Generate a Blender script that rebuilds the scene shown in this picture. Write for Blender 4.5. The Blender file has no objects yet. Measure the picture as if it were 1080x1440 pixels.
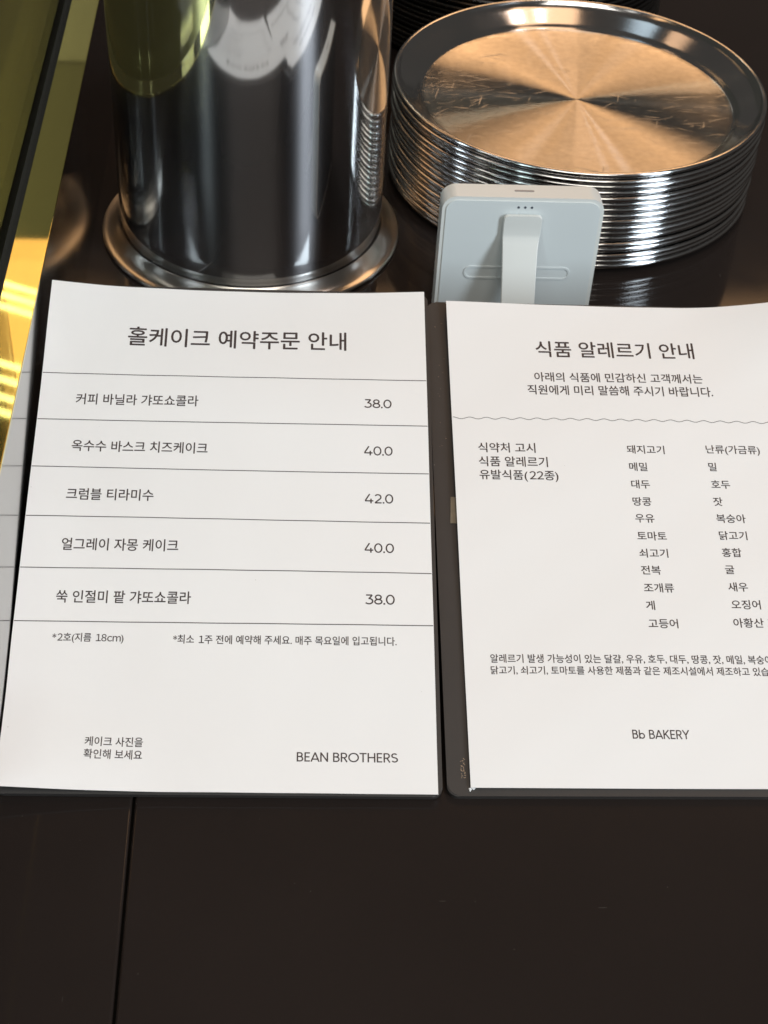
import bpy, bmesh, math, random
from mathutils import Vector, Matrix
R = math.radians
random.seed(7)
sc = bpy.context.scene
col = sc.collection

# ------------------------------------------------------------------ camera
CH = 0.42332
FW = Vector((0.0667, 0.7363, -0.6734)).normalized()
RT = Vector((0.9978, -0.0449, 0.0497)).normalized()
UP = RT.cross(FW).normalized()
RT = FW.cross(UP).normalized()
cam = bpy.data.cameras.new('camera'); camo = bpy.data.objects.new('camera', cam); col.objects.link(camo)
m = Matrix((RT, UP, -FW)).transposed().to_4x4(); m.translation = Vector((0, 0, CH))
camo.matrix_world = m
cam.sensor_fit = 'AUTO'; cam.sensor_width = 36; cam.lens = 2171.38 * 36 / 1440
cam.clip_start = 0.01; cam.clip_end = 100
cam.dof.use_dof = True; cam.dof.focus_distance = 0.56; cam.dof.aperture_fstop = 32
sc.camera = camo

# ------------------------------------------------------------------ world, view
w = bpy.data.worlds.new('World'); sc.world = w; w.use_nodes = True
bg = w.node_tree.nodes['Background']
bg.inputs[0].default_value = (1.0, 0.93, 0.85, 1); bg.inputs[1].default_value = 0.06
sc.view_settings.view_transform = 'Standard'; sc.view_settings.look = 'None'
sc.view_settings.exposure = 0; sc.view_settings.gamma = 1
sc.cycles.max_bounces = 12; sc.cycles.glossy_bounces = 8
sc.cycles.caustics_reflective = True
sc.cycles.sample_clamp_indirect = 6
sc.cycles.blur_glossy = 0.3

# ------------------------------------------------------------------ lamps
def area(name, loc, target, sx, sy, power, color, spread=180):
    l = bpy.data.lights.new(name, 'AREA'); l.shape = 'RECTANGLE'; l.size = sx; l.size_y = sy
    l.energy = power; l.color = color; l.spread = R(spread)
    o = bpy.data.objects.new(name, l); col.objects.link(o); o.location = loc
    d = Vector(target) - Vector(loc)
    o.rotation_euler = d.to_track_quat('-Z', 'Y').to_euler()
    return o
def ceil_lamp(name, x0, x1, y0, y1, z, power, color):
    o = area(name, ((x0+x1)/2, (y0+y1)/2, z), ((x0+x1)/2, (y0+y1)/2, z-1), x1-x0, y1-y0, power, color)
    o.rotation_euler = (0, 0, 0)
    return o
area('window_light_right', (2.05, -1.35, 1.25), (0.05, 0.5, 0), 0.55, 1.5, 67, (0.80, 0.91, 1.0))
area('window_light_left', (-1.5, -1.6, 1.1), (0.0, 0.5, 0), 0.35, 1.3, 11, (0.80, 0.92, 1.0))
ceil_lamp('warm_ceiling_light', -0.80, -0.46, 2.66, 3.27, 1.89, 0.26, (1.0, 0.66, 0.45))
ceil_lamp('warm_ceiling_light', -0.04, 1.60, 1.86, 3.38, 1.9, 25, (1.0, 0.56, 0.26))
ceil_lamp('overhead_light', -0.6, 0.8, -1.5, -0.3, 2.1, 26, (1.0, 0.93, 0.84))
ceil_lamp('warm_ceiling_light', 0.25, 1.15, 0.35, 1.0, 2.12, 3.6, (1.0, 0.60, 0.34))
ceil_lamp('spot_light', 0.93, 1.07, 0.70, 0.90, 2.1, 0.55, (0.80, 0.90, 1.0))
ceil_lamp('spot_light', 0.66, 0.74, 0.60, 0.78, 2.1, 0.3, (0.80, 0.90, 1.0))
ceil_lamp('spot_light', -0.58, -0.26, 0.82, 1.1, 2.1, 0.30, (0.70, 0.88, 1.0))
ceil_lamp('warm_ceiling_light', -0.92, -0.70, 1.2, 1.55, 2.1, 0.30, (1.0, 0.60, 0.34))
ceil_lamp('brass_fill_light', -0.90, -0.40, 4.32, 5.4, 1.88, 0.95, (1.0, 0.95, 0.85))  # added lamp panel, gives the far brass strip a pale reflection
ceil_lamp('brass_fill_light', -0.90, -0.40, 3.34, 4.30, 1.88, 0.33, (1.0, 0.95, 0.72))  # second added panel, brightens the olive stretch of the brass strip
for yy in (3.135, 3.09, 3.045, 2.835, 2.78, 2.72, 2.67):
    ceil_lamp('strip_light', -0.80, -0.46, yy-0.010, yy+0.010, 1.88, 0.17, (1.0, 0.95, 0.72)).rotation_euler = (0, 0, R(-24))

# ------------------------------------------------------------------ materials
def mat(name, base, rough=0.5, metal=0.0, spec=0.5, coat=0.0, noise=None, bump=None, rvar=0.0):
    m = bpy.data.materials.new(name); m.use_nodes = True
    nt = m.node_tree; b = nt.nodes['Principled BSDF']
    b.inputs['Base Color'].default_value = (*base, 1); b.inputs['Roughness'].default_value = rough
    b.inputs['Metallic'].default_value = metal; b.inputs['Specular IOR Level'].default_value = spec
    b.inputs['Coat Weight'].default_value = coat
    tc = nt.nodes.new('ShaderNodeTexCoord')
    def nz(scale, detail=4, stretch=(1, 1, 1)):
        mp = nt.nodes.new('ShaderNodeMapping'); mp.inputs['Scale'].default_value = stretch
        n = nt.nodes.new('ShaderNodeTexNoise'); n.inputs['Scale'].default_value = scale; n.inputs['Detail'].default_value = detail
        nt.links.new(tc.outputs['Object'], mp.inputs[0]); nt.links.new(mp.outputs[0], n.inputs['Vector'])
        return n
    if noise:                      # (scale, dark factor, stretch)
        n = nz(noise[0], 5, noise[2] if len(noise) > 2 else (1, 1, 1))
        mx = nt.nodes.new('ShaderNodeMix'); mx.data_type = 'RGBA'
        mx.inputs[6].default_value = (*[c*noise[1] for c in base], 1); mx.inputs[7].default_value = (*base, 1)
        nt.links.new(n.outputs[0], mx.inputs[0]); nt.links.new(mx.outputs[2], b.inputs['Base Color'])
    if bump:                       # (scale, distance, stretch)
        n = nz(bump[0], 6, bump[2] if len(bump) > 2 else (1, 1, 1))
        bp = nt.nodes.new('ShaderNodeBump'); bp.inputs['Distance'].default_value = bump[1]; bp.inputs['Strength'].default_value = 1
        nt.links.new(n.outputs[0], bp.inputs['Height']); nt.links.new(bp.outputs[0], b.inputs['Normal'])
    if rvar:
        n = nz(35, 5)
        mr = nt.nodes.new('ShaderNodeMapRange'); mr.inputs[1].default_value = 0.35; mr.inputs[2].default_value = 0.7
        mr.inputs[3].default_value = rough; mr.inputs[4].default_value = rough + rvar
        nt.links.new(n.outputs[0], mr.inputs[0]); nt.links.new(mr.outputs[0], b.inputs['Roughness'])
    return m
def add_specks(m, scale, thresh, color, amount=1.0, stretch=(1, 1, 1), rad=0.10):
    """sparse dust specks mixed over the base colour"""
    nt = m.node_tree; b = nt.nodes['Principled BSDF']
    tc = nt.nodes.new('ShaderNodeTexCoord'); mp = nt.nodes.new('ShaderNodeMapping'); mp.inputs['Scale'].default_value = stretch
    v = nt.nodes.new('ShaderNodeTexVoronoi'); v.inputs['Scale'].default_value = scale
    nt.links.new(tc.outputs['Object'], mp.inputs[0]); nt.links.new(mp.outputs[0], v.inputs['Vector'])
    # speck radius depends on the cell's random colour, most cells have none
    sep = nt.nodes.new('ShaderNodeSeparateColor'); nt.links.new(v.outputs['Color'], sep.inputs[0])
    r = nt.nodes.new('ShaderNodeMapRange'); r.inputs[1].default_value = thresh; r.inputs[2].default_value = 1
    r.inputs[3].default_value = 0; r.inputs[4].default_value = rad
    nt.links.new(sep.outputs[0], r.inputs[0])
    lt = nt.nodes.new('ShaderNodeMath'); lt.operation = 'LESS_THAN'
    nt.links.new(v.outputs['Distance'], lt.inputs[0]); nt.links.new(r.outputs[0], lt.inputs[1])
    ml = nt.nodes.new('ShaderNodeMath'); ml.operation = 'MULTIPLY'; ml.inputs[1].default_value = amount
    nt.links.new(lt.outputs[0], ml.inputs[0])
    mx = nt.nodes.new('ShaderNodeMix'); mx.data_type = 'RGBA'
    if b.inputs['Base Color'].links: nt.links.new(b.inputs['Base Color'].links[0].from_socket, mx.inputs[6])
    else: mx.inputs[6].default_value = b.inputs['Base Color'].default_value
    mx.inputs[7].default_value = (*color, 1)
    nt.links.new(ml.outputs[0], mx.inputs[0]); nt.links.new(mx.outputs[2], b.inputs['Base Color'])

M = {}
M['paper'] = mat('paper', (0.86, 0.845, 0.835), 0.62, spec=0.35, noise=(9, 0.965), bump=(420, 0.00004))
add_specks(M['paper'], 170, 0.72, (0.40, 0.37, 0.33), 0.55, rad=0.045)
M['ink'] = mat('printed_ink', (0.045, 0.030, 0.030), 0.6)
M['ink_line'] = mat('printed_rule', (0.10, 0.09, 0.085), 0.6)
M['board'] = mat('black_board', (0.040, 0.036, 0.034), 0.5, spec=0.5, bump=(900, 0.00002), noise=(60, 0.8))
add_specks(M['board'], 300, 0.9, (0.3, 0.3, 0.28), 0.5)
M['counter'] = mat('black_counter', (0.0262, 0.0198, 0.0174), 0.06, spec=0.35, bump=(700, 0.000002), noise=(7, 0.62), rvar=0.03)
add_specks(M['counter'], 190, 0.6, (0.13, 0.12, 0.10), 0.6, rad=0.035)
add_specks(M['counter'], 75, 0.72, (0.075, 0.068, 0.06), 0.6, (0.25, 2.6, 1), rad=0.035)
add_specks(M['counter'], 60, 0.80, (0.07, 0.062, 0.055), 0.5, (2.6, 0.3, 1), rad=0.03)
M['steel'] = mat('polished_steel', (0.60, 0.61, 0.61), 0.045, 1.0, bump=(260, 0.0000022, (1, 1, 0.02)), rvar=0.035)
def add_smear(m, rough, aniso, amount, color, axis='Z'):
    nt = m.node_tree; b = nt.nodes['Principled BSDF']
    g = nt.nodes.new('ShaderNodeBsdfAnisotropic'); g.distribution = 'GGX'; g.inputs['Color'].default_value = (*color, 1)
    g.inputs['Roughness'].default_value = rough; g.inputs['Anisotropy'].default_value = aniso
    t = nt.nodes.new('ShaderNodeTangent'); t.direction_type = 'RADIAL'; t.axis = axis
    nt.links.new(t.outputs[0], g.inputs['Tangent'])
    mx = nt.nodes.new('ShaderNodeMixShader'); mx.inputs[0].default_value = amount
    nt.links.new(b.outputs[0], mx.inputs[1]); nt.links.new(g.outputs[0], mx.inputs[2]); nt.links.new(mx.outputs[0], nt.nodes['Material Output'].inputs[0])
add_smear(M['steel'], 0.33, 0.74, 0.19, (0.66, 0.64, 0.66))
M['ring'] = mat('brushed_base_steel', (0.60, 0.58, 0.55), 0.16, 1.0, rvar=0.06)
add_smear(M['ring'], 0.40, 0.7, 0.4, (0.6, 0.58, 0.55))
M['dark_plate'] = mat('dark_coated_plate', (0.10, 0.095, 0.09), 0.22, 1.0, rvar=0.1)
M['rim'] = mat('steel_rim', (0.64, 0.64, 0.64), 0.085, 1.0, rvar=0.08, bump=(500, 0.00001))
M['brass'] = mat('brushed_brass', (0.82, 0.72, 0.25), 0.018, 1.0, noise=(120, 0.88, (1, .03, 1)), rvar=0.02)
add_specks(M['brass'], 260, 0.75, (0.9, 0.85, 0.6), 0.6, rad=0.05)
M['side'] = mat('dark_mirror_panel', (0.38, 0.38, 0.37), 0.12, 1.0, rvar=0.04)
M['case_dark'] = mat('case_inside', (0.003, 0.003, 0.0025), 0.7, spec=0.05)
M['case_floor'] = mat('case_floor_brass', (0.55, 0.49, 0.14), 0.30, 1.0, noise=(40, 0.8, (1, .1, 1)))
M['white'] = mat('white_plastic', (0.675, 0.715, 0.715), 0.38, spec=0.5, bump=(1500, 0.000004))
M['white2'] = mat('white_plastic_gloss', (0.72, 0.73, 0.70), 0.28, spec=0.5)
M['dark_hole'] = mat('dark_port', (0.06, 0.07, 0.09), 0.5)
M['dark_glass'] = mat('dark_rear_glass', (0.012, 0.013, 0.014), 0.08)
M['tape'] = mat('old_tape', (0.26, 0.22, 0.16), 0.35, noise=(300, 0.6))
M['glue'] = mat('glue_residue', (0.42, 0.30, 0.20), 0.5)

# circular brushed steel: highlights fan out as a bow tie
def brushed():
    m = bpy.data.materials.new('circular_brushed_steel'); m.use_nodes = True
    nt = m.node_tree; b = nt.nodes['Principled BSDF']
    nt.nodes.remove(b); b = nt.nodes.new('ShaderNodeBsdfAnisotropic'); b.distribution = 'BECKMANN'
    nt.links.new(b.outputs[0], nt.nodes['Material Output'].inputs[0])
    b.inputs['Roughness'].default_value = 0.30; b.inputs['Anisotropy'].default_value = 0.82
    t = nt.nodes.new('ShaderNodeTangent'); t.direction_type = 'RADIAL'; t.axis = 'Z'
    nt.links.new(t.outputs[0], b.inputs['Tangent'])
    tc = nt.nodes.new('ShaderNodeTexCoord')
    n = nt.nodes.new('ShaderNodeTexNoise'); n.inputs['Scale'].default_value = 260; n.inputs['Detail'].default_value = 6
    nt.links.new(tc.outputs['Object'], n.inputs['Vector'])
    mx = nt.nodes.new('ShaderNodeMix'); mx.data_type = 'RGBA'
    mx.inputs[6].default_value = (0.50, 0.47, 0.43, 1); mx.inputs[7].default_value = (0.78, 0.75, 0.70, 1)
    nt.links.new(n.outputs[0], mx.inputs[0]); nt.links.new(mx.outputs[2], b.inputs['Color'])
    # use scratches: thin lines from stretched, turned noise
    hs = None
    for ang, sc_, th in ((0.35, 70, 0.645), (2.75, 60, 0.65), (1.3, 85, 0.67), (3.0, 90, 0.635), (0.1, 55, 0.65), (0.75, 120, 0.66)):
        mp = nt.nodes.new('ShaderNodeMapping'); mp.inputs['Rotation'].default_value = (0, 0, ang); mp.inputs['Scale'].default_value = (2.2, 0.13, 1)
        nn = nt.nodes.new('ShaderNodeTexNoise'); nn.inputs['Scale'].default_value = sc_; nn.inputs['Detail'].default_value = 3; nn.inputs['Distortion'].default_value = 0.25; mp.vector_type = 'TEXTURE'
        nt.links.new(tc.outputs['Object'], mp.inputs[0]); nt.links.new(mp.outputs[0], nn.inputs['Vector'])
        mr = nt.nodes.new('ShaderNodeMapRange'); mr.inputs[1].default_value = th; mr.inputs[2].default_value = th+0.035
        nt.links.new(nn.outputs[0], mr.inputs[0])
        if hs is None: hs = mr.outputs[0]
        else:
            a = nt.nodes.new('ShaderNodeMath'); a.operation = 'MAXIMUM'
            nt.links.new(hs, a.inputs[0]); nt.links.new(mr.outputs[0], a.inputs[1]); hs = a.outputs[0]
    g2 = nt.nodes.new('ShaderNodeBsdfGlossy'); g2.inputs['Roughness'].default_value = 0.62; g2.inputs['Color'].default_value = (0.75, 0.70, 0.62, 1)
    am = nt.nodes.new('ShaderNodeMath'); am.operation = 'MULTIPLY'; am.inputs[1].default_value = 0.5
    ms = nt.nodes.new('ShaderNodeMixShader'); nt.links.new(hs, am.inputs[0]); nt.links.new(am.outputs[0], ms.inputs[0])
    nt.links.new(b.outputs[0], ms.inputs[1]); nt.links.new(g2.outputs[0], ms.inputs[2])
    nt.links.new(ms.outputs[0], nt.nodes['Material Output'].inputs[0])
    an = nt.nodes.new('ShaderNodeMapRange'); an.inputs[3].default_value = 0.82; an.inputs[4].default_value = 0.2
    nt.links.new(hs, an.inputs[0]); nt.links.new(an.outputs[0], b.inputs['Anisotropy'])
    return m
M['brushed'] = brushed()

def glass():
    m = bpy.data.materials.new('glass_pane'); m.use_nodes = True
    nt = m.node_tree; nt.nodes.remove(nt.nodes['Principled BSDF'])
    out = nt.nodes['Material Output']
    tr = nt.nodes.new('ShaderNodeBsdfTransparent'); tr.inputs[0].default_value = (0.93, 0.96, 0.93, 1)
    gl = nt.nodes.new('ShaderNodeBsdfGlossy'); gl.inputs['Roughness'].default_value = 0.01
    fr = nt.nodes.new('ShaderNodeFresnel')
    ge = nt.nodes.new('ShaderNodeNewGeometry'); io = nt.nodes.new('ShaderNodeMapRange')      # same reflectance on both faces of the sheet
    io.inputs[3].default_value = 1.5; io.inputs[4].default_value = 1/1.5
    nt.links.new(ge.outputs['Backfacing'], io.inputs[0]); nt.links.new(io.outputs[0], fr.inputs['IOR'])
    mx = nt.nodes.new('ShaderNodeMixShader')
    nt.links.new(fr.outputs[0], mx.inputs[0]); nt.links.new(tr.outputs[0], mx.inputs[1]); nt.links.new(gl.outputs[0], mx.inputs[2])
    nt.links.new(mx.outputs[0], out.inputs[0])
    return m
M['glass'] = glass()

# ------------------------------------------------------------------ helpers
def link(name, me, material, parent=None, smooth=False):
    o = bpy.data.objects.new(name, me); col.objects.link(o)
    for mm in (material if isinstance(material, (list, tuple)) else [material]): me.materials.append(mm)
    if smooth:
        for p in me.polygons: p.use_smooth = True
    if parent: o.parent = parent
    return o
def tag(o, label, cat=None, group=None, kind=None):
    if label: o['label'] = label
    if cat: o['category'] = cat
    if group: o['group'] = group
    if kind: o['kind'] = kind
    return o
def empty(name, loc=(0, 0, 0), rz=0):
    o = bpy.data.objects.new(name, None); col.objects.link(o); o.location = loc; o.rotation_euler = (0, 0, rz)
    o.empty_display_size = 0.01
    return o
def from_bm(name, bm, material, parent=None, smooth=False, auto=None, round_=False):
    bmesh.ops.recalc_face_normals(bm, faces=bm.faces)
    me = bpy.data.meshes.new(name); bm.to_mesh(me); bm.free()
    if auto is not None:
        for p in me.polygons: p.use_smooth = True
        me.set_sharp_from_angle(angle=R(auto))
    o = link(name, me, material, parent, smooth)
    if auto is not None and not round_:
        wn = o.modifiers.new('weighted', 'WEIGHTED_NORMAL'); wn.keep_sharp = True; wn.weight = 100
    return o
def box_bm(x0, x1, y0, y1, z0, z1, bevel=0.0, seg=2):
    bm = bmesh.new(); bmesh.ops.create_cube(bm, size=1)
    for v in bm.verts:
        v.co = Vector((x0 + (v.co.x+.5)*(x1-x0), y0 + (v.co.y+.5)*(y1-y0), z0 + (v.co.z+.5)*(z1-z0)))
    if bevel: bmesh.ops.bevel(bm, geom=bm.edges[:], offset=bevel, segments=seg, affect='EDGES', profile=0.5)
    return bm
def lathe(prof, n=192, mats=None):
    """prof: list of (r, z[, material])"""
    bm = bmesh.new(); rings = []
    for pt in prof:
        r, z = pt[0], pt[1]
        if r < 1e-7: rings.append([bm.verts.new((0, 0, z))])
        else: rings.append([bm.verts.new((r*math.cos(2*math.pi*i/n), r*math.sin(2*math.pi*i/n), z)) for i in range(n)])
    for a, b, pt in zip(rings, rings[1:], prof[1:]):
        for i in range(n):
            j = (i+1) % n
            if len(a) == 1 and len(b) == 1: continue
            if len(a) == 1: f = bm.faces.new((a[0], b[i], b[j]))
            elif len(b) == 1: f = bm.faces.new((a[i], a[j], b[0]))
            else: f = bm.faces.new((a[i], a[j], b[j], b[i]))
            if len(pt) > 2: f.material_index = pt[2]
    return bm
def rounded_outline(w, h, r, n=8, cx=0, cy=0):
    pts = []
    for (sx, sy, a0) in ((1, 1, 0), (-1, 1, 90), (-1, -1, 180), (1, -1, 270)):
        for i in range(n+1):
            a = R(a0 + 90*i/n)
            pts.append((cx + sx*(w/2-r) + r*math.cos(a), cy + sy*(h/2-r) + r*math.sin(a)))
    return pts
def arc(cx, cz, r, a0, a1, n=6):
    return [(cx + r*math.cos(R(a0+(a1-a0)*i/n)), cz + r*math.sin(R(a0+(a1-a0)*i/n))) for i in range(n+1)]

# ------------------------------------------------------------------ counter
top = empty('countertop'); tag(top, 'black satin counter top made of two slabs with a narrow seam', None, None, 'structure')
def slab(x0, x1):
    return from_bm('slab', box_bm(x0, x1, -0.6, 2.6, -0.03, 0.0, 0.0011, 3), M['counter'], top, auto=35)
slab(-0.09505, -0.04890); slab(-0.04815, 1.9)
from_bm('seam_filler', box_bm(-0.04900, -0.04810, -0.6, 2.6, -0.03, -0.0022), M['case_dark'], top)

# ------------------------------------------------------------------ glass display case on the left
case = empty('display_case', (-0.0971, 0.8, 0))
tag(case, 'glass display case with a brass edge strip and mirror-polished side left of the menus', 'display case')
def cpart(name, bm, m, **k):
    for v in bm.verts: v.co -= Vector((-0.0971, 0.8, 0))
    return from_bm(name, bm, m, case, **k)
cpart('side_panel', box_bm(-0.0951, -0.0940, -0.5, 2.5, -0.10, 0.0775), M['side'])
cpart('brass_strip', box_bm(-0.1076, -0.0938, -0.5, 2.5, 0.0777, 0.0793, 0.0003, 2), M['brass'], auto=35)
cpart('reflection_blocker', box_bm(-0.1074, -0.0953, -0.5, 2.5, 0.0, 0.0775), M['case_dark'])  # dark box added under the brass so the pane mirrors a black gap
cpart('gap_liner', box_bm(-0.1126, -0.1078, -0.5, 2.5, 0.040, 0.0440), M['case_dark'])
cpart('glass_pane', box_bm(-0.1166, -0.1128, -0.5, 2.5, 0.0445, 0.42), M['glass'])
cpart('case_floor', box_bm(-0.60, -0.1170, -0.5, 2.5, 0.060, 0.0700), M['case_floor'])

# ------------------------------------------------------------------ menu boards and sheets
W, H = 0.148, 0.210
BR = dict(
    L=dict(o=Vector((-0.09445, 0.32036, 0.004)), a=R(-0.9993), t=R(18.612)),
    R=dict(o=Vector((0.06474, 0.32042, 0.004)), a=R(-0.6016), t=R(16.340)))
for b in BR.values():
    a, t = b['a'], b['t']
    b['ex'] = Vector((math.cos(a), math.sin(a), 0)); b['ey'] = Vector((-math.sin(a)*math.cos(t), math.cos(a)*math.cos(t), math.sin(t)))
    b['n'] = b['ex'].cross(b['ey'])
def sstep(x): x = max(0, min(1, x)); return x*x*(3-2*x)
def lift(k, u, v):
    """height of the paper over its fitted plane, metres"""
    h = 0.0
    if k == 'L':
        s = sstep((v-0.150)/0.060)
        h -= 0.0030*s*(1-(2*u/W-1)**2)
        h += 0.0012*s*max(0, 1-u/0.03)**2
        d = math.hypot(u/0.055, v/0.040)
        h += 0.0052*max(0, 1-d)**1.6
        h += 0.0003*math.sin(v*70+u*25) + 0.00007*math.sin(u*190+v*60)*math.sin(v*120+1)
    else:
        s = sstep((v-0.165)/0.045)
        h -= 0.0012*s*(1-(2*u/0.143-1)**2)
        h += 0.0060*s*max(0, (u-0.095)/0.048)**1.8
        h += 0.0003*math.sin(v*60-u*30+1) + 0.00007*math.sin(u*170-v*80)*math.sin(v*140)
    return h
def P(k, u, v, dz=0.0):
    b = BR[k]
    p = b['o'] + b['ex']*u + b['ey']*v + b['n']*(lift(k, u, v)+dz)
    p.x = max(p.x, -0.0935)        # the sheet's edge rests against the case
    return p
def Pb(k, u, v, dz=0.0):
    """board surface, a little below the paper plane and lower at the top"""
    b = BR[k]
    s = -0.0009 - (0.0026 if k == 'L' else 0.0018)*v/H
    p = b['o'] + b['ex']*u + b['ey']*v + b['n']*(s+dz)
    p.x = max(p.x, -0.0936)
    return p

def board(k, u0, u1, v0, v1, r, label):
    root = empty('menu_board', P(k, W/2, 0)); root.location.z = 0
    tag(root, label, 'menu board', 'black menu boards leaning back on the counter')
    org = root.location
    pts = rounded_outline(u1-u0, v1-v0, r, 8, (u0+u1)/2, (v0+v1)/2)
    bm = bmesh.new(); T = 0.0026
    top_ = [bm.verts.new(Pb(k, x, y, 0)-org) for x, y in pts]; bot = [bm.verts.new(Pb(k, x, y, -T)-org) for x, y in pts]
    ft = bm.faces.new(top_); bm.faces.new(bot[::-1])
    for i in range(len(pts)):
        j = (i+1) % len(pts); bm.faces.new((top_[j], top_[i], bot[i], bot[j]))
    bmesh.ops.bevel(bm, geom=list(ft.edges), offset=0.0004, segments=2, affect='EDGES')
    mz = min((v.co+org).z for v in bm.verts)
    if mz < 0.0002:
        for v in bm.verts: v.co.z += 0
    from_bm('front_panel', bm, M['board'], root, auto=40)
    # rear prop: a folded panel from the top edge down to the counter
    a1 = Pb(k, u0+0.012, v1-0.006, -T-0.0002); a2 = Pb(k, u1-0.012, v1-0.006, -T-0.0002)
    g = Vector((0, -0.030, 0)) 
    b1 = Vector((a1.x, a1.y-0.030, 0.0004)); b2 = Vector((a2.x, a2.y-0.030, 0.0004))
    bm = bmesh.new(); n = Vector((0, -0.002, 0))
    vs = [bm.verts.new(p-org) for p in (a1, a2, b2, b1, a1+n, a2+n, b2+n, b1+n)]
    for f in ((0, 1, 2, 3), (7, 6, 5, 4), (0, 4, 5, 1), (1, 5, 6, 2), (2, 6, 7, 3), (3, 7, 4, 0)): bm.faces.new([vs[i] for i in f])
    from_bm('rear_prop', bm, M['board'], root)
    return root
board('L', -0.0004, 0.1496, -0.0006, 0.2116, 0.0035, 'left black menu board holding the cake price sheet, beside the display case')
board('R', -0.0079, 0.1560, -0.0026, 0.2116, 0.0040, 'right black menu board with a wide left margin, holding the allergy notice')

def sheet(k, wd, label):
    root = empty('menu_sheet', P(k, W/2, 0)); root.location.z = 0
    tag(root, label, 'paper sheet', 'printed paper sheets on the menu boards')
    org = root.location; nu, nv = 60, 84
    def g(dz): return [[(P(k, wd*i/nu, H*j/nv, dz)-org) for i in range(nu+1)] for j in range(nv+1)]
    bm = bmesh.new()
    A = [[bm.verts.new(p) for p in row] for row in g(0)]; B = [[bm.verts.new(p) for p in row] for row in g(-0.00018)]
    for j in range(nv):
        for i in range(nu):
            bm.faces.new((A[j][i], A[j][i+1], A[j+1][i+1], A[j+1][i])); bm.faces.new((B[j][i], B[j+1][i], B[j+1][i+1], B[j][i+1]))
    for j in range(nv):
        bm.faces.new((A[j][0], A[j+1][0], B[j+1][0], B[j][0])); bm.faces.new((A[j+1][nu], A[j][nu], B[j][nu], B[j+1][nu]))
    for i in range(nu):
        bm.faces.new((A[0][i+1], A[0][i], B[0][i], B[0][i+1])); bm.faces.new((A[nv][i], A[nv][i+1], B[nv][i+1], B[nv][i]))
    from_bm('paper', bm, M['paper'], root, auto=40, round_=True)
    return root
SH = {'L': sheet('L', W, 'white cake price sheet with five ruled rows, curling at its corners, on the left board'),
      'R': sheet('R', 0.143, 'white allergy notice sheet with a wavy rule and two ingredient columns, on the right board')}

FULL = {'아황산': '아황산 포함', '알레르기 발생 가능성이 있는 달걀, 우유, 호두, 대두, 땅콩, 잣, 메밀, 복숭': '알레르기 발생 가능성이 있는 달걀, 우유, 호두, 대두, 땅콩, 잣, 메일, 복숭아,',
        '닭고기, 쇠고기, 토마토를 사용한 제품과 같은 제조시설에서 제조하고 있': '닭고기, 쇠고기, 토마토를 사용한 제품과 같은 제조시설에서 제조하고 있습니다.'}
SIZE = {}
def text(k, s, u0, u1, vc, hh, name='text_line', bold=0.011, usew=True):
    cu = bpy.data.curves.new(name, 'FONT'); cu.size = 1; cu.resolution_u = 3
    # digits and Latin in the running text take the matching wide glyphs, drawn closer together
    side = {ch: 8 for ch in '0123456789c'}; side['m'] = 1.5
    cu.body = ''.join(chr(ord(ch)+0xFEE0) if ch in side else ch for ch in s)
    for i, ch in enumerate(s):
        kq = -side.get(ch, 0) - (side.get(s[i+1], 0) if i+1 < len(s) else 0)
        if kq: cu.body_format[i].kerning = kq
    o = bpy.data.objects.new(name, cu); col.objects.link(o)
    def shape():
        bpy.context.view_layer.update()
        return bpy.data.meshes.new_from_object(o.evaluated_get(bpy.context.evaluated_depsgraph_get()))
    me = shape(); full = None
    if s in FULL: cu.body = FULL[s]; full = shape()
    bpy.data.objects.remove(o); bpy.data.curves.remove(cu)
    xs = [v.co.x for v in me.vertices]; ys = [v.co.y for v in me.vertices]
    x0, x1, y0, y1 = min(xs), max(xs), min(ys), max(ys)
    u0, u1, vc, hh = u0/1000, u1/1000, vc/1000, hh/1000
    sx = (u1-u0)/(x1-x0); sy = sx*0.65 + 0.35*hh/(y1-y0)
    if k == 'R' and hh < 0.0052 and 0.060 < vc < 0.14 and u0 > 0.06:      # one size down both ingredient columns
        if 'col' not in SIZE: SIZE['col'] = sx
        sx = sy = SIZE['col']
    if full: me = full; ys = [v.co.y for v in me.vertices]; y0, y1 = min(ys), max(ys)
    if sy > sx*1.12: sy = sx*1.12
    if sy < sx*0.9: sy = sx*0.9
    org = SH[k].location
    bm = bmesh.new()
    for q, (ddx, ddy) in enumerate(((-1, 0), (1, 0), (0, 1), (0, -1))):
        n0 = len(bm.verts); bm.from_mesh(me); bm.verts.ensure_lookup_table()
        for v in bm.verts[n0:]:
            u = u0 + (v.co.x-x0+ddx*bold)*sx; vv = vc + (v.co.y-(y0+y1)/2+ddy*bold)*sy
            v.co = P(k, u, vv, 0.00005+0.000008*q) - org
    bm.to_mesh(me); bm.free()
    me.name = name
    return link(name, me, M['ink'], SH[k])
def earc(cx, cy, rx, ry, a0, a1, n=20):
    return [(cx+rx*math.cos(R(a0+(a1-a0)*i/n)), cy+ry*math.sin(R(a0+(a1-a0)*i/n))) for i in range(n+1)]
t_ = 0.065                            # half a stroke, cap height 1
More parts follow.
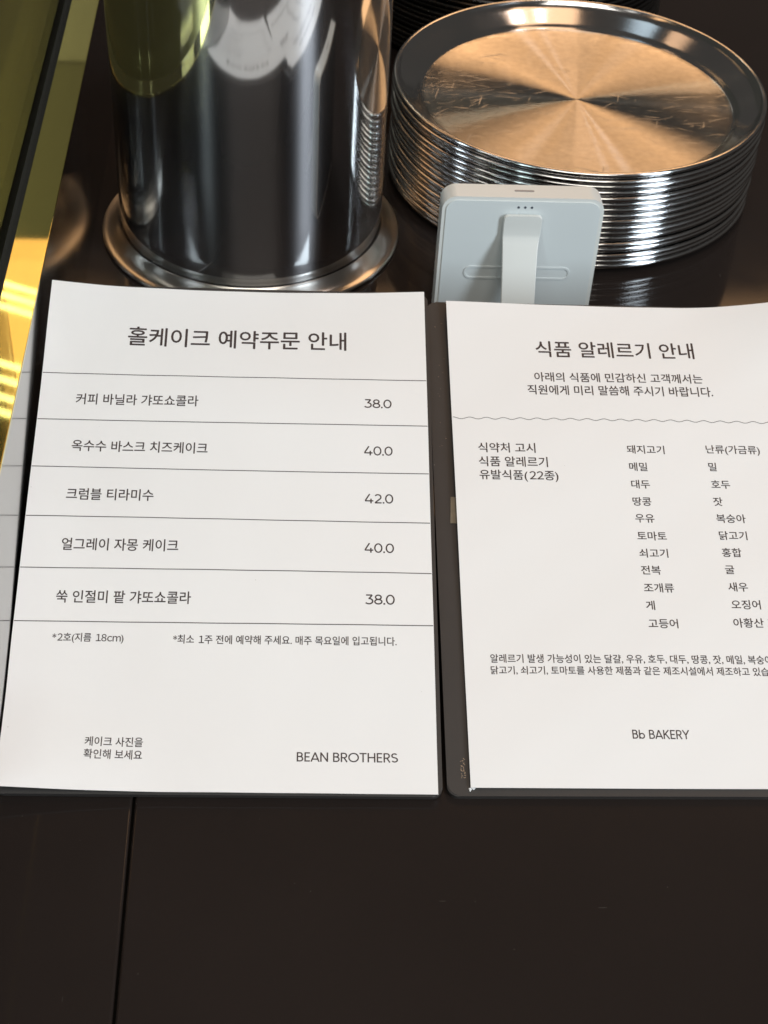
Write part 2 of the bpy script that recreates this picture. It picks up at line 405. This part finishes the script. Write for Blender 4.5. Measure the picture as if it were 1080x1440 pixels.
GL = {   # width, strokes
 '0': (0.84, [earc(0.42, 0.5, 0.355, 0.435, 0, 360, 36)]),
 '8': (0.80, [earc(0.40, 0.725, 0.27, 0.21, 0, 360, 28), earc(0.40, 0.285, 0.335, 0.22, 0, 360, 30)]),
 '3': (0.78, [[(0.07, 0.935), (0.66, 0.935)], [(0.655, 0.93), (0.36, 0.585)], [(0.30, 0.585)] + earc(0.36, 0.325, 0.34, 0.26, 90, -90, 20) + earc(0.36, 0.325, 0.40, 0.26, -90, -145, 6)[1:]]),
 '4': (0.92, [[(0.52, 1.0), (0.07, 0.30)], [(0.03, 0.27), (0.90, 0.27)], [(0.66, 0.50), (0.66, 0.0)]]),
 '2': (0.80, [earc(0.38, 0.67, 0.31, 0.265, 150, -35, 18) + [(0.10, 0.09)], [(0.06, 0.065), (0.76, 0.065)]]),
 '.': (0.24, [[(0.045, 0.075), (0.195, 0.075)]]),
 ' ': (0.34, []),
 'B': (0.72, [[(0.13, 0), (0.13, 1)], [(0.13, 0.935), (0.36, 0.935)] + earc(0.36, 0.735, 0.20, 0.20, 90, -90, 14) + [(0.13, 0.535)], [(0.36, 0.525)] + earc(0.38, 0.295, 0.24, 0.23, 90, -90, 14) + [(0.13, 0.065)]]),
 'E': (0.64, [[(0.13, 0), (0.13, 1)], [(0.13, 0.935), (0.58, 0.935)], [(0.13, 0.51), (0.53, 0.51)], [(0.13, 0.065), (0.58, 0.065)]]),
 'A': (0.84, [[(0.05, 0), (0.42, 0.98)], [(0.42, 0.98), (0.79, 0)], [(0.17, 0.27), (0.67, 0.27)]]),
 'N': (0.86, [[(0.13, 0), (0.13, 1)], [(0.73, 0), (0.73, 1)], [(0.13, 0.95), (0.73, 0.05)]]),
 'R': (0.74, [[(0.13, 0), (0.13, 1)], [(0.13, 0.935), (0.38, 0.935)] + earc(0.38, 0.70, 0.22, 0.235, 90, -90, 16) + [(0.13, 0.465)], [(0.38, 0.46), (0.65, 0.0)]]),
 'O': (1.06, [earc(0.53, 0.5, 0.44, 0.44, 0, 360, 40)]),
 'T': (0.72, [[(0.03, 0.935), (0.69, 0.935)], [(0.36, 0.935), (0.36, 0)]]),
 'H': (0.86, [[(0.13, 0), (0.13, 1)], [(0.73, 0), (0.73, 1)], [(0.13, 0.51), (0.73, 0.51)]]),
 'S': (0.70, [earc(0.35, 0.725, 0.235, 0.21, 30, 235, 16) + [(0.35, 0.515)][:0] + earc(0.36, 0.285, 0.255, 0.22, 75, -150, 18)]),
 'K': (0.76, [[(0.13, 0), (0.13, 1)], [(0.66, 1.0), (0.15, 0.42)], [(0.30, 0.57), (0.70, 0.0)]]),
 'Y': (0.76, [[(0.04, 1.0), (0.38, 0.45)], [(0.72, 1.0), (0.38, 0.45)], [(0.38, 0.48), (0.38, 0.0)]]),
 'b': (0.76, [[(0.12, 0), (0.12, 1)], earc(0.38, 0.325, 0.255, 0.265, 0, 360, 30)]),
}
def stroke_text(k, s, u0, u1, vc, cap, name):
    total = sum(GL[c][0] for c in s); dg = s[0] in '34'
    u0, u1, vc, cap = u0/1000, u1/1000, vc/1000, cap/1000
    sx = (u1-u0)/(total-0.08)
    org = SH[k].location; bm = bmesh.new(); x = -0.04; lay = 0
    for c in s:
        wd, strokes = GL[c]
        if dg and c != '.': strokes = [[((gx-wd/2)*0.92+wd/2, gy) for gx, gy in st] for st in strokes]
        for st in strokes:
            closed = len(st) > 20 and math.hypot(st[0][0]-st[-1][0], st[0][1]-st[-1][1]) < 1e-6
            prev = None; lay += 1
            for i, (gx, gy) in enumerate(st):
                if closed: a = st[i-1] if i else st[-2]; b = st[i+1] if i < len(st)-1 else st[1]
                else: a = st[max(0, i-1)]; b = st[min(len(st)-1, i+1)]
                d = Vector((b[0]-a[0], b[1]-a[1])).normalized(); nx, ny = -d.y*t_*(0.16/0.13 if c == '.' else 1), d.x*t_*(0.16/0.13 if c == '.' else 1)
                q = [bm.verts.new(P(k, u0+(x+gx+f*nx)*sx, vc+(gy-0.5+f*ny)*cap, 0.00005+0.000006*(lay % 4))-org) for f in (1, -1)]
                if prev: bm.faces.new((prev[0], prev[1], q[1], q[0]))
                prev = q
        x += wd
    return from_bm(name, bm, M['ink'], SH[k])
LINES = [
('L', '홀케이크 예약주문 안내', 31.44, 116.69, 185.58, 12.91),
('L', '커피 바닐라 갸또쇼콜라', 13.88, 60.14, 155.35, 6.45),
('L', '옥수수 바스크 치즈케이크', 14.09, 64.60, 134.45, 6.23),
('L', '크럼블 티라미수', 13.95, 45.71, 113.47, 6.16),
('L', '얼그레이 자몽 케이크', 14.14, 55.96, 92.66, 6.09),
('L', '쑥 인절미 팥 갸또쇼콜라', 14.01, 61.49, 71.87, 5.88),
('L', '38.0', 123.74, 134.13, 155.65, 4.23),
('L', '40.0', 123.49, 134.27, 134.63, 4.24),
('L', '42.0', 123.68, 134.27, 114.01, 4.25),
('L', '40.0', 123.49, 134.26, 93.21, 4.25),
('L', '38.0', 123.76, 134.23, 72.21, 4.10),
('L', '*2호(지름 18cm)', 14.11, 38.78, 55.81, 4.89),
('L', '*최소 1주 전에 예약해 주세요. 매주 목요일에 입고됩니다.', 56.14, 134.68, 55.89, 4.65),
('L', '케이크 사진을', 28.74, 48.07, 17.32, 4.06),
('L', '확인해 보세요', 28.77, 48.12, 12.77, 4.03),
('L', 'BEAN BROTHERS', 100.10, 134.52, 12.81, 3.55),
('R', '식품 알레르기 안내', 35.44, 99.73, 187.04, 9.16),
('R', '아래의 식품에 민감하신 고객께서는', 33.86, 101.41, 172.77, 5.26),
('R', '직원에게 미리 말씀해 주시기 바랍니다.', 30.72, 104.77, 166.33, 5.55),
('R', '식약처 고시', 9.61, 31.69, 138.36, 4.94),
('R', '식품 알레르기', 9.53, 36.03, 131.93, 5.08),
('R', '유발식품(22종)', 9.47, 39.66, 125.51, 5.31),
('R', '돼지고기', 67.48, 82.13, 138.44, 4.37),
('R', '메밀', 67.63, 74.70, 130.56, 4.11),
('R', '대두', 67.65, 74.65, 122.71, 4.22),
('R', '땅콩', 67.40, 74.52, 115.03, 4.45),
('R', '우유', 67.64, 74.71, 107.60, 4.39),
('R', '토마토', 67.62, 78.26, 99.99, 4.33),
('R', '쇠고기', 67.61, 78.32, 92.53, 4.09),
('R', '전복', 67.50, 74.70, 85.23, 4.06),
('R', '조개류', 67.68, 78.36, 77.76, 4.01),
('R', '게', 67.66, 70.92, 70.43, 4.10),
('R', '고등어', 67.73, 78.55, 62.92, 4.04),
('R', '난류(가금류)', 98.66, 120.18, 138.90, 4.99),
('R', '밀', 98.71, 102.43, 131.16, 4.26),
('R', '호두', 98.76, 105.98, 123.23, 4.53),
('R', '잣', 98.55, 102.13, 115.51, 4.46),
('R', '복숭아', 98.73, 109.74, 107.99, 4.41),
('R', '닭고기', 98.80, 109.65, 100.50, 4.35),
('R', '홍합', 98.84, 105.86, 93.09, 4.29),
('R', '굴', 98.99, 102.48, 85.63, 4.23),
('R', '새우', 99.11, 106.31, 78.31, 4.17),
('R', '오징어', 99.29, 110.02, 70.94, 4.12),
('R', '아황산', 99.02, 110.15, 63.43, 4.21),
('R', '알레르기 발생 가능성이 있는 달걀, 우유, 호두, 대두, 땅콩, 잣, 메밀, 복숭', 9.41, 108.07, 48.52, 4.77),
('R', '닭고기, 쇠고기, 토마토를 사용한 제품과 같은 제조시설에서 제조하고 있', 9.29, 106.09, 43.90, 3.90),
('R', 'Bb BAKERY', 57.28, 77.32, 19.77, 3.72),

]
for k, s, u0, u1, vc, hh in LINES:
    nm = 'heading' if hh > 9 else ('price' if s in ('38.0', '40.0', '42.0') else ('footer_name' if s[0] == 'B' else ('item_name' if k == 'L' and vc > 60 else 'text_line')))
    if nm == 'price': stroke_text(k, s, u0, u1, vc, 4.0, nm)
    elif nm == 'footer_name': stroke_text(k, s, u0, u1, vc, 3.35, nm)
    else: text(k, s, u0, u1, vc, hh, nm)

def ribbon(k, name, pts, wd, mt, dz=0.00006):
    """a printed line on the sheet following pts (u, v)"""
    org = SH[k].location; bm = bmesh.new(); prev = None
    for i, (u, v) in enumerate(pts):
        a = pts[max(0, i-1)]; b = pts[min(len(pts)-1, i+1)]
        t = Vector((b[0]-a[0], b[1]-a[1])).normalized(); nx, ny = -t.y*wd/2, t.x*wd/2
        q = (bm.verts.new(P(k, u+nx, v+ny, dz)-org), bm.verts.new(P(k, u-nx, v-ny, dz)-org))
        if prev: bm.faces.new((prev[0], prev[1], q[1], q[0]))
        prev = q
    return from_bm(name, bm, mt, SH[k])
for i in range(6):
    v = (H*1000 - 43.12 - 20.94*i)/1000
    ribbon('L', 'divider_line', [(0.0002 + (W-0.0004)*j/40, v) for j in range(41)], 0.00036, M['ink_line'])
ribbon('R', 'wavy_divider', [(0.0004 + 0.1422*j/420, 0.15217 + 0.00042*math.cos(2*math.pi*(0.1422*j/420)/0.0066)) for j in range(421)], 0.00026, M['ink_line'])

# tape and glue residue at the left edge of the allergy sheet
org = SH['R'].location
bm = bmesh.new()
tp = [(-0.0024, 0.1052), (0.004, 0.1050), (0.004, 0.1166), (-0.0018, 0.1168)]
ta = [bm.verts.new(Pb('R', u, v, 0.00030)-org) for u, v in tp]; tb = [bm.verts.new(Pb('R', u, v, 0.00003)-org) for u, v in tp]
bm.faces.new(ta); bm.faces.new(tb[::-1])
for i in range(4): bm.faces.new((ta[(i+1) % 4], ta[i], tb[i], tb[(i+1) % 4]))
from_bm('tape', bm, M['tape'], SH['R'])
def crumbs(name, spots, m):
    bm = bmesh.new()
    for (u, v, r) in spots:
        c = Pb('R', u, v, r*0.25)-org
        mm = Matrix.Translation(c) @ Matrix.Rotation(random.random()*6, 4, 'Z') @ Matrix.Diagonal((r*random.uniform(.5, 1.7), r*random.uniform(.4, .9), r*0.5, 1))
        bmesh.ops.create_icosphere(bm, subdivisions=1, radius=1, matrix=mm)
    o = from_bm(name, bm, m, SH['R']); o['kind'] = 'stuff'
sp = [(-0.0022+random.uniform(-.0008, .0009), 0.0035+0.0075*random.random(), random.uniform(.00012, .00030)) for _ in range(34)]
sp += [(-0.0032+random.uniform(-.002, .002), random.uniform(0.14, 0.209), random.uniform(.00008, .0002)) for _ in range(14)]
crumbs('glue_residue', sp, M['glue'])
crumbs('torn_paper_crumbs', [(0.0003+random.uniform(-.0008, .0018), -0.0004+random.uniform(-.0006, .0006), random.uniform(.00025, .0006)) for _ in range(9)], M['paper'])

# ------------------------------------------------------------------ steel canister
can = empty('steel_canister', (-0.0156, 0.6755, 0))
tag(can, 'tall polished steel canister with a flared base ring behind the cake price sheet', 'canister')
CR = 0.0652
prof = [(0.0, 0.0003), (0.0725, 0.0003)] + arc(0.0733, 0.0014, 0.0011, -90, 75, 6)
for i in range(1, 13):
    f = i/12; prof.append((0.0734-(0.0734-CR-0.0006)*f, 0.0026+0.0052*f**1.9))
prof += [(CR+0.0003, 0.0080), (CR+0.0002, 0.0070)]
from_bm('base_ring', lathe(prof, 256), M['ring'], can, auto=50, round_=True)
wall = [(CR-0.0008, 0.0060), (CR-0.0001, 0.0076)] + [(CR, 0.0082+0.2918*i/24) for i in range(1, 25)]
wall += arc(CR-0.002, 0.302, 0.002, 0, 90, 5) + [(CR-0.004, 0.304), (CR-0.005, 0.300)]
from_bm('wall', lathe(wall, 256), M['steel'], can, auto=50, round_=True)
lid = [(CR-0.0055, 0.3005), (CR-0.0055, 0.306)] + arc(CR-0.0095, 0.306, 0.004, 0, 90, 5) + [(0.03, 0.3125), (0.012, 0.313)]
lid += [(0.010, 0.316), (0.010, 0.324)] + arc(0.008, 0.326, 0.005, 0, 90, 5) + [(0, 0.331)]
from_bm('lid', lathe(lid, 128), M['rim'], can, auto=50, round_=True)

# ------------------------------------------------------------------ plates
RP = 0.0964
def plate_mesh(depth):
    d = -depth
    p = [(0.0, d), (0.02, d), (0.05, d), (0.0785, d)]
    w = []
    # inner fillet, slanted wall, rolled rim, outside wall
    p += [(0.0800, d+0.0002), (0.0814, d+0.0009), (0.0826, d+0.0022)]
    top_ = (0.0936, -0.0016)
    for i in range(1, 7): f = i/7; p.append((0.0826+(top_[0]-0.0826)*f, (d+0.0022)+(top_[1]-(d+0.0022))*f))
    p += arc(RP-0.00142, -0.00142, 0.00142, 165, -120, 14)
    p += [(0.0938, -0.0027)]
    for i in range(1, 6): f = i/6; p.append((0.0938+(0.0836-0.0938)*f, -0.0027+(d-0.0002+0.0027)*f))
    p += [(0.0815, d-0.0006), (0.079, d-0.0008), (0.0, d-0.0008)]
    return p
def shift(prof, z): return [(r, zz+z) for r, zz in prof]
def make_plate_mesh(depth, name, n, mt):
    me = bpy.data.meshes.new(name)
    bm = lathe(plate_mesh(depth), n); bmesh.ops.recalc_face_normals(bm, faces=bm.faces)
    # hollow inside is closed by the underside
    bm.to_mesh(me); bm.free(); me.materials.append(mt)
    for p in me.polygons: p.use_smooth = True
    me.set_sharp_from_angle(angle=R(60))
    return me
meshes = {}
def stack(cx, cy, n, pitch, ztop, where, group, seed, mt, adj):
    rnd = random.Random(seed)
    words = ['topmost', 'second', 'third', 'fourth', 'fifth', 'sixth', 'seventh', 'eighth', 'ninth', 'tenth', 'eleventh', 'twelfth', 'thirteenth',
             'fourteenth', 'fifteenth', 'sixteenth', 'lowest']
    for i in range(n):                  # 0 is the top
        z = ztop - i*pitch
        up = n-1-i
        depth = min(0.0118, z-0.0013-0.0010*up)
        key = (round(depth, 4), adj)
        if key not in meshes: meshes[key] = make_plate_mesh(depth, 'plate', 256, mt)
        o = bpy.data.objects.new('steel_plate', meshes[key]); col.objects.link(o)
        j = 0.0 if i == 0 else 0.0005
        o.location = (cx+rnd.uniform(-j, j), cy+rnd.uniform(-j, j), z)
        o.rotation_euler = (rnd.uniform(-1, 1)*R(0.14)*(i > 0), rnd.uniform(-1, 1)*R(0.14)*(i > 0), rnd.uniform(0, 6))
        if i == 0: lb = 'topmost round '+adj+' plate with brushed floor, ' + where
        elif i == n-1: lb = 'lowest round '+adj+' plate, resting on the counter, ' + where
        else: lb = words[i] + ' round '+adj+' plate from the top, ' + where
        tag(o, lb, 'plate', group)
        if i == 0:
            bm = lathe([(0.0, 0.0), (0.0012, 0.0), (0.01, 0), (0.03, 0), (0.055, 0), (0.0788, 0.0), (0.0799, 0.00018), (0.0808, 0.00055)], 256)
            me = bpy.data.meshes.new('brushed_floor'); bmesh.ops.recalc_face_normals(bm, faces=bm.faces)
            for f in bm.faces:
                if f.normal.z < 0: f.normal_flip()
            bm.to_mesh(me); bm.free()
            c = link('brushed_floor', me, M['brushed'], o, smooth=True); c.location = (0, 0, -0.0118+0.0001)
            c.rotation_euler = (0, 0, 0); o.rotation_euler = (0, 0, 0)
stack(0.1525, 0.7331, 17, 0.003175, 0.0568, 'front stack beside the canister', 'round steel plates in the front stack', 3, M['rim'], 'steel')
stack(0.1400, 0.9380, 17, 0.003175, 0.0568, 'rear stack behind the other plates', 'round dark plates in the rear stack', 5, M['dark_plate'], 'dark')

# ------------------------------------------------------------------ white battery pack with kickstand
dev = empty('battery_pack', (0.1035, 0.575, 0))
dev.rotation_euler = (0, 0, R(-0.2))
tag(dev, 'white plastic battery pack standing upright with its kickstand out behind the allergy notice', 'battery pack')
DW, DH, DT = 0.0703, 0.0800, 0.0106
def prism_y(outline, y0, y1, bev=0.0, seg=3):
    """outline in x,z extruded along y (front at y0)"""
    bm = bmesh.new()
    a = [bm.verts.new((x, y0, z)) for x, z in outline]; b = [bm.verts.new((x, y1, z)) for x, z in outline]
    fa = bm.faces.new(a); fb = bm.faces.new(b[::-1])
    for i in range(len(a)):
        j = (i+1) % len(a); bm.faces.new((a[j], a[i], b[i], b[j]))
    if bev: bmesh.ops.bevel(bm, geom=list(set(list(fa.edges)+list(fb.edges))), offset=bev, segments=seg, affect='EDGES', profile=0.5)
    return bm
body = prism_y(rounded_outline(DW, DH, 0.0065, 12, 0, DH/2+0.0003), 0.0, DT, 0.0011, 3)
from_bm('body', body, M['white2'], dev, auto=40)
# slightly recessed face inside a raised lip: lip ring proud of the face
def ring_y(out, inn, y0, y1, name, m, parent):
    bm = bmesh.new(); n = len(out)
    A = [bm.verts.new((x, y0, z)) for x, z in out]; B = [bm.verts.new((x, y0, z)) for x, z in inn]
    C_ = [bm.verts.new((x, y1, z)) for x, z in out]; D = [bm.verts.new((x, y1, z)) for x, z in inn]
    for i in range(n):
        j = (i+1) % n
        for q in ((A[i], A[j], B[j], B[i]), (A[j], A[i], C_[i], C_[j]), (B[i], B[j], D[j], D[i]), (D[i], D[j], C_[j], C_[i])): bm.faces.new(q)
    return from_bm(name, bm, m, parent, auto=35)
face = prism_y(rounded_outline(DW-0.0034, DH-0.0034, 0.0050, 12, 0, DH/2+0.0003), -0.00045, 0.003, 0.00035, 3)
from_bm('face_panel', face, M['white'], dev, auto=40)
yf = -0.00045
for i in (-1, 0, 1):
    bm = bmesh.new(); bmesh.ops.create_cone(bm, cap_ends=True, segments=16, radius1=0.00055, radius2=0.00055, depth=0.0002,
        matrix=Matrix.Translation((0.0006+i*0.0029, yf-0.00002, DH-0.0042)) @ Matrix.Rotation(R(90), 4, 'X'))
    from_bm('indicator_dot', bm, M['dark_hole'], dev)
bm = bmesh.new()
pp = rounded_outline(0.0086, 0.0013, 0.00062, 6, 0.0004, DT*0.52)
v_ = [bm.verts.new((x, y, DH+0.00042)) for x, y in pp]; v2 = [bm.verts.new((x, y, DH+0.0002)) for x, y in pp]
bm.faces.new(v_)
for i in range(len(pp)): bm.faces.new((v_[(i+1) % len(pp)], v_[i], v2[i], v2[(i+1) % len(pp)]))
from_bm('charging_port', bm, mat('port_inside', (0.30, 0.28, 0.27), 0.5), dev)
from_bm('rear_glass', prism_y(rounded_outline(DW-0.0028, DH-0.0028, 0.0052, 12, 0, DH/2+0.0003), DT-0.001, DT+0.0005, 0.0002, 2), M['dark_glass'], dev, auto=40)
# pill shaped hinge outline on the face
pz = DH-0.0375
ring_y(rounded_outline(0.0475, 0.0066, 0.0032, 10, 0.0004, pz), rounded_outline(0.0457, 0.0048, 0.0023, 10, 0.0004, pz), yf-0.00035, yf+0.0002, 'hinge_outline', M['white'], dev)
for x in (-0.0085,):
    from_bm('hinge_divider', box_bm(x-0.00022, x+0.00022, yf-0.0003, yf+0.0001, pz-0.0024, pz+0.0024), M['white'], dev)
# kickstand: short flat hinge section, then the leg angles out towards the viewer
def strap(sections, th):
    """sections: (z, y, half width, xc)"""
    bm = bmesh.new(); rows = []
    for i, (z, y, hw, xc) in enumerate(sections):
        a = sections[max(0, i-1)]; b = sections[min(len(sections)-1, i+1)]
        t = Vector((0, b[1]-a[1], b[0]-a[0])).normalized(); n = Vector((0, t.z, -t.y))
        if n.y > 0: n = -n
        f = Vector((xc, y, z)); bk = f - n*th
        e = 0.0005
        rows.append([bm.verts.new(p) for p in (f+Vector((-hw+e, 0, 0)), f+Vector((hw-e, 0, 0)), f+Vector((hw, 0, 0))-n*e, bk+Vector((hw, 0, 0)), bk+Vector((-hw, 0, 0)), f+Vector((-hw, 0, 0))-n*e)])
    for a, b in zip(rows, rows[1:]):
        for i in range(6):
            j = (i+1) % 6; bm.faces.new((a[i], a[j], b[j], b[i]))
    bm.faces.new(rows[0][::-1]); bm.faces.new(rows[-1])
    return bm
zt = DH-0.0072; y0 = yf-0.0024
secs = []
for i in range(7):                     # rounded top end
    a = R(90*i/6); secs.append((zt-0.0022*(1-math.sin(a)) if False else zt-0.0022*(1-math.cos(R(90-90*i/6))) , y0, 0.0084-0.0022*(1-math.sin(a)), 0.0))
secs = [(zt-0.0022*(1-math.cos(R(90*(1-i/6)))) if False else zt-0.0022*(i/6)**2, y0, 0.0062+0.0022*math.sin(R(90*i/6)), 0.0) for i in range(7)]
secs += [(zt-0.0055, y0, 0.0084, 0), (zt-0.0090, y0-0.0001, 0.0083, -0.0000), (zt-0.0105, y0-0.0006, 0.0082, -0.0001), (zt-0.0125, y0-0.0017, 0.0080, -0.0002), (zt-0.015, y0-0.0033, 0.0078, -0.0003)]
zz, yy = secs[-1][0], secs[-1][1]
k = 0
while zz > 0.004:
    zz -= 0.0079; yy -= 0.0043; k += 1
    secs.append((max(zz, 0.0012), yy, max(0.0066, 0.0077-0.0001*k), -0.0003))
ks = from_bm('kickstand', strap(secs, 0.0016), M['white2'], dev, auto=50)
from_bm('kickstand_hinge', box_bm(-0.0066, 0.0066, y0+0.0015, yf+0.0003, zt-0.0095, zt-0.0012, 0.0004, 2), M['white2'], dev, auto=40)
